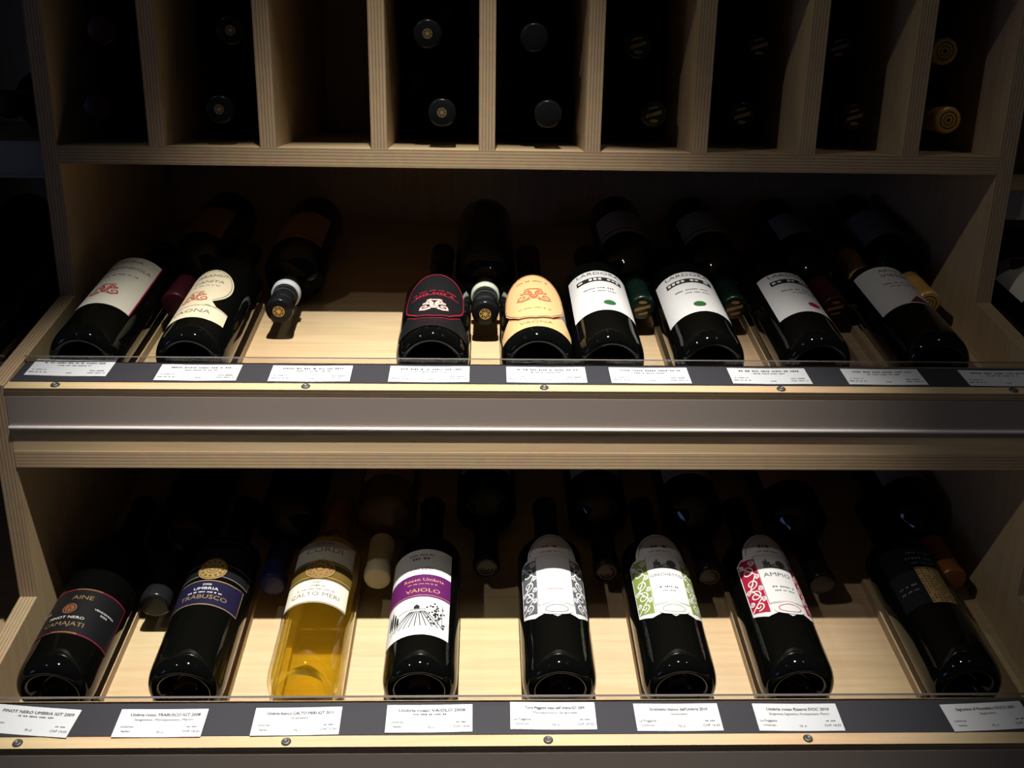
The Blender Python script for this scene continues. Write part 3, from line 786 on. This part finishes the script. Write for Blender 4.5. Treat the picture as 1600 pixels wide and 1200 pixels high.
# ---- lower shelf, necks forward
for lab, x, yt, cap, kind, glass, grow, lm in (
    ('neck-forward bottle with charcoal screw cap between PINOT NERO and TRABUSCO bottles', -0.349, 0.925, 'cap_charcoal', None, 'dark_glass', 0.0012, None),
    ('neck-forward bottle with navy blue cap between TRABUSCO and golden wine bottles', -0.230, 0.957, 'cap_navy', None, 'dark_glass', 0.0002, None),
    ('amber neck-forward bottle with cream cap beside the golden wine bottle', -0.1155, 0.967, 'cap_cream', None, 'amber_glass', 0.0002, 'paper_brown'),
    ('neck-forward bottle with black cap between purple-banded and grey filigree bottles', 0.006, 0.985, 'cap_black', 'rings', 'dark_glass', 0.0, 'paper_shaded'),
    ('neck-forward bottle with brown cap end between grey and green filigree bottles', 0.143, 0.978, 'cap_black', 'rings', 'dark_glass', 0.0, 'paper_shaded'),
    ('neck-forward bottle with black ringed cap between green and crimson filigree bottles', 0.259, 0.970, 'cap_black', 'rings', 'dark_glass', 0.0, 'paper_shaded'),
    ('neck-forward bottle with black cap on the far side of the crimson filigree bottle', 0.383, 0.958, 'cap_black', None, 'dark_glass', 0.0002, 'paper_brown'),
    ('neck-forward bottle with orange gold cap beside the gold plaque bottle', 0.5350, 0.965, 'cap_orange', None, 'dark_glass', 0.0004, 'paper_shaded')):
    t = make_bottle(lab, m_back(L0, x, yt, R), GBL, glass=glass, cap=cap, cap_kind=kind, cap_grow=grow)
    if lm:
        back_label(t, lm, 0.070, 0.150, 0.036)

# ---- pigeonholes: two stacked bottles each, necks out
CELLS = [(XL, DIV[0])] + [(DIV[i] + T, DIV[i + 1]) for i in range(7)] + [(DIV[7] + T, XR)]
RC = 0.038
def cubby(label, cell, x, z, y, cap, kind, rc=RC, yaw_from=None):
    lo_, hi_ = CELLS[cell]
    bx = min(max(x, lo_ + rc + 0.001), hi_ - rc - 0.001)
    a_, b_ = lo_ + rc + 0.001, hi_ - rc - 0.001
    xs = bx + 0.65 * (x - bx)
    if not a_ <= xs <= b_:
        xs = min(max(xs, a_), b_)
        bx = min(max((xs - 0.65 * x) / 0.35, a_), b_)
    base = Vector((bx, y + 0.300, z)); tip = Vector((x, y, z))
    ax = (tip - base).normalized()
    zz = Vector((0, 0, 1)); xx = (-zz).cross(ax) * -1
    yy = ax.cross(xx)
    mt = Matrix((xx.normalized(), yy.normalized(), ax)).transposed().to_4x4()
    mt.translation = base
    return make_bottle(label, mt, GC, R=rc, cap=cap, cap_kind=kind, emblem=0.62)
ZL = ZF + RC + 0.0005
cubby('maroon-capped bottle, upper of two in the end pigeonhole above the CUPIA bottle', 0, -0.408, 1.434, 1.11, 'cap_maroon', None)
cubby('maroon-capped bottle, lower of two in the end pigeonhole above the CUPIA bottle', 0, -0.4215, ZL, 1.11, 'cap_maroon', None)
cubby('gold-starred cap, upper bottle in the pigeonhole on the darker side of the empty one', 1, -0.271, 1.436, 1.11, 'cap_black', 'star')
cubby('gold-starred cap, lower bottle in the pigeonhole on the darker side of the empty one', 1, -0.289, ZL, 1.11, 'cap_black', 'star')
cubby('gold-starred cap, upper bottle in the brightly lit pigeonhole beside the empty one', 3, -0.061, 1.436, 1.11, 'cap_black', 'star')
cubby('gold-starred cap, lower bottle in the brightly lit pigeonhole beside the empty one', 3, -0.046, ZL, 1.11, 'cap_black', 'star')
cubby('plain charcoal cap, upper bottle in the pigeonhole above the gold arched label', 4, 0.054, 1.434, 1.11, 'cap_charcoal', None)
cubby('plain charcoal cap, lower bottle in the pigeonhole above the gold arched label', 4, 0.071, ZL, 1.11, 'cap_charcoal', None)
cubby('brass-striped cap, upper bottle in the pigeonhole next to the plain charcoal caps', 5, 0.173, 1.429, 1.15, 'cap_green', 'slash')
cubby('brass-striped cap, lower bottle in the pigeonhole next to the plain charcoal caps', 5, 0.195, ZL, 1.15, 'cap_green', 'slash')
cubby('dull grey striped cap, upper bottle in the pigeonhole between brass and red caps', 6, 0.310, 1.430, 1.15, 'cap_charcoal', 'slash')
cubby('dull grey striped cap, lower bottle in the pigeonhole between brass and red caps', 6, 0.297, ZL, 1.15, 'cap_charcoal', 'slash')
cubby('dark red striped cap, upper bottle in the pigeonhole beside the gold caps', 7, 0.401, 1.430, 1.15, 'cap_maroon', 'slash')
cubby('dark red striped cap, lower bottle in the pigeonhole beside the gold caps', 7, 0.428, ZL, 1.15, 'cap_maroon', 'slash')
cubby('ringed gold cap, upper bottle in the last pigeonhole', 8, 0.5225, 1.428, 1.15, 'cap_gold', 'rings', 0.036)
cubby('ringed gold cap, lower bottle in the last pigeonhole', 8, 0.5380, ZF + 0.0365, 1.15, 'cap_gold', 'rings', 0.036)

# ------------------------------------------------------------------ price cards
card_me = None
def price_card(label, P0, x, s, rot, title, sub, left, right, group, red=False):
    global card_me
    mt = Matrix.Translation(on_slope(P0, x, s, 0.0011)) @ Matrix.Rotation(SL, 4, 'X') @ Matrix.Rotation(R_(rot), 4, 'Z')
    t = thing('price_card', label, 'price tag', group, mt)
    if card_me is None:
        nx = 10
        v, f = [], []
        for i in range(nx + 1):
            u = -0.040 + 0.080 * i / nx
            h = 0.0004 * math.cos(math.pi * u / 0.04) * -0.5
            for (yy, hz) in ((-0.016, 0), (0.016, 0), (0.016, 0.0003), (-0.016, 0.0003)):
                v.append((u, yy, hz + h))
        for i in range(nx):
            for k in range(4):
                a, b = i * 4 + k, i * 4 + (k + 1) % 4
                f.append((a, a + 4, b + 4, b))
        f += [(0, 1, 2, 3), (nx * 4 + 3, nx * 4 + 2, nx * 4 + 1, nx * 4)]
        card_me = mesh('paper', v, f, 'card_paper')
    p = link_mesh('paper', card_me, t)
    fn = lambda u, v_: (u, v_, 0.00055 + 0.0004 * math.cos(math.pi * u / 0.04) * -0.5)
    ik = Ink()
    if title:
        sx = min(1.15, 0.066 / (0.0047 * 0.52 * len(title)))
        ik.text(title, 0.002, 0.0090, 0.0047, sx).text(title, 0.0022, 0.0091, 0.0047, sx)
    else:
        ik.words(0.002, 0.0095, 0.062, 0.0024, seed=int(x * 999))
    if sub:
        sx = min(1.0, 0.068 / (0.0038 * 0.5 * len(sub)))
        ik.text(sub, 0.002, 0.0035, 0.0038, sx)
    else:
        ik.words(0.002, 0.0045, 0.034, 0.0018, seed=int(x * 777) + 3)
    if left:
        for q, s_ in enumerate(left):
            ik.text(s_, -0.029, -0.0045 - q * 0.0052, 0.0034, 1.0)
        ik.text('75 cl', 0.002, -0.0108, 0.0036, 1.0)
        ik.text('CHF ' + right, 0.030, -0.0100, 0.0036, 1.0).words(0.031, -0.0048, 0.012, 0.0016, seed=2)
    else:
        ik.words(-0.029, -0.0045, 0.014, 0.0015, seed=4).words(-0.029, -0.0095, 0.018, 0.0015, seed=5).words(0.002, -0.0105, 0.006, 0.0016, seed=6).words(0.029, -0.0055, 0.016, 0.0016, seed=7).words(0.029, -0.0100, 0.018, 0.0016, seed=8)
    ik.build('print', 'card_ink', p, fn, 0.008)
    return t
GPU, GPL = 'price cards along the upper ledge', 'price cards along the lower ledge'
for lab, xc, sc_, rot in (
    ('white price card at the plywood side panel, below the CUPIA bottle', -0.4095, 0.0385, -1.2),
    ('white price card below the bottle with the ribbon label', -0.2815, 0.0307, 0.0),
    ('white price card below the bare stretch of the upper shelf', -0.1705, 0.0301, 0.4),
    ('white price card below the black arched label with red outline', -0.0528, 0.0303, 0.0),
    ('white price card below the gold arched label', 0.0643, 0.0304, 0.0),
    ('white price card below the first bottle with a green dot', 0.1685, 0.0303, 0.0),
    ('white price card below the green-dotted and red-dotted bottles', 0.2900, 0.0306, 0.0),
    ('white price card below the bottle with the dark red triangle', 0.4070, 0.0303, 0.0),
    ('white price card in the dim end of the upper ledge, cut by the picture edge', 0.5290, 0.0290, 0.0)):
    price_card(lab, PU, xc, sc_, rot, None, None, None, None, GPU)
for lab, xc, sc_, rot, a, b, l, r_ in (
    ('tilted white price card below the PINOT NERO bottle', -0.4110, 0.0300, -5.5, 'PINOT NERO UMBRIA IGT 2009', None, ('Umbrien', 'Italien'), '19.50'),
    ('white price card below the TRABUSCO bottle', -0.2930, 0.0268, 0.0, 'Umbria rosso TRABUSCO IGT 2008', 'Sangiovese, Montepulciano, Merlot', ('Umbrien', 'Italien'), '18.50'),
    ('white price card below the golden white wine', -0.1690, 0.0281, 0.8, 'Umbria bianco CALTO MERI IGT 2011', 'Grechetto', ('Umbrien', 'Italien'), '12.50'),
    ('white price card below the purple-banded bottle', -0.0472, 0.0306, 0.5, 'Umbria rosso VAIOLO 2008', None, ('Umbrien', 'Italien'), '14.50'),
    ('white price card below the grey filigree bottle', 0.0680, 0.0331, -0.6, "Torre Maggiore rosso dell'Umbria IGT 2009", 'Montepulciano, Sangiovese', ('Le Poggette', 'Umbrien'), '29.50'),
    ('white price card below the green filigree bottle', 0.1848, 0.0307, 0.0, "Grechetto bianco dell'Umbria 2010", 'Grechetto', ('Le Poggette', 'Umbrien'), '16.50'),
    ('white price card below the crimson filigree bottle', 0.2982, 0.0300, -0.4, 'Umbria rosso Riserva DOC 2010', 'Sangiovese, Sagrantino, Montepulciano, Merlot', ('Le Poggette', 'Umbrien'), '18.50'),
    ('white price card below the bottle with the gold plaque', 0.4792, 0.0300, 3.0, 'Sagrantino di Montefalco DOCG 2005', 'Sagrantino', ('Umbrien', 'Italien'), '36.50')):
    price_card(lab, PL, xc, sc_, rot, a, b, l, r_, GPL)

# ------------------------------------------------------------------ neighbouring racks
def side_rack(label, x0, x1, outer, rail_z, rail_h):
    r_ = thing('wine_rack', label, 'shelving')
    xo = (x0 - T, x0) if outer < 0 else (x1, x1 + T)
    extrude_x('side_panel', r_, PROF, xo[0], xo[1], ['birch_z', 'ply_x'])
    board('back_panel', r_, (x0, YB, 0.02), (x1, YB + 0.012, 1.62), 'y', 'z')
    board('middle_shelf', r_, (x0, 1.112, rail_z - 0.016), (x1, YB, rail_z), 'z', 'x')
    extrude_x('aluminium_rail', r_, [(1.108, rail_z), (1.108, rail_z - rail_h), (1.104, rail_z - rail_h), (1.104, rail_z - rail_h - 0.003), (1.1115, rail_z - rail_h - 0.003), (1.1115, rail_z)], x0, x1, ['aluminium'], 0, 0)
    board('top_board', r_, (x0, 1.090, 1.585), (x1, YB, 1.603), 'z', 'x')
    ledge(PU, x0, x1, r_, 1.0190, U0, 0.51)
    ledge(PL, x0, x1, r_, 0.7355, L0, 0.66)
    return r_
side_rack('dim neighbouring plywood rack with grey rail beyond the CUPIA bottle', -1.02, XL - T - 0.0005, -1, 1.318, 0.036)
side_rack('dark neighbouring plywood rack beyond the gold-capped pigeonhole', XR + T + 0.0005, 1.14, 1, 1.278, 0.030)
t = make_bottle('dark bottle in the dim neighbouring rack beyond the CUPIA bottle', m_front(U0, -0.540, 0.960, R), None, cap='cap_black')
t = make_bottle('neck-forward bottle with maroon cap in the dim neighbouring rack', m_back(U0, -0.622, 1.08, R), None, cap='cap_maroon')
t = make_bottle('dark bottle with pale mottled label in the dark rack beyond the last pigeonhole', m_front(U0, 0.655, 0.985, R), None, cap='cap_black')
lb = paper(t, 'paper_ivory', rrect(-0.040, 0.100, 0.040, 0.190), R)
scrollwork(Ink(), -0.004, 0.172, 0.016, 0.0030).build('ornament', 'ink_maroon', lb, wrap(R, 0.0005))
mt = Matrix((Vector((-1, 0, 0)), Vector((0, 0, -1)), Vector((0, -1, 0)))).transposed().to_4x4()
mt.translation = (-0.530, 1.435, 1.3185 + R)
make_bottle('maroon-capped bottle lying above the grey rail of the dim neighbouring rack', mt, None, cap='cap_maroon')
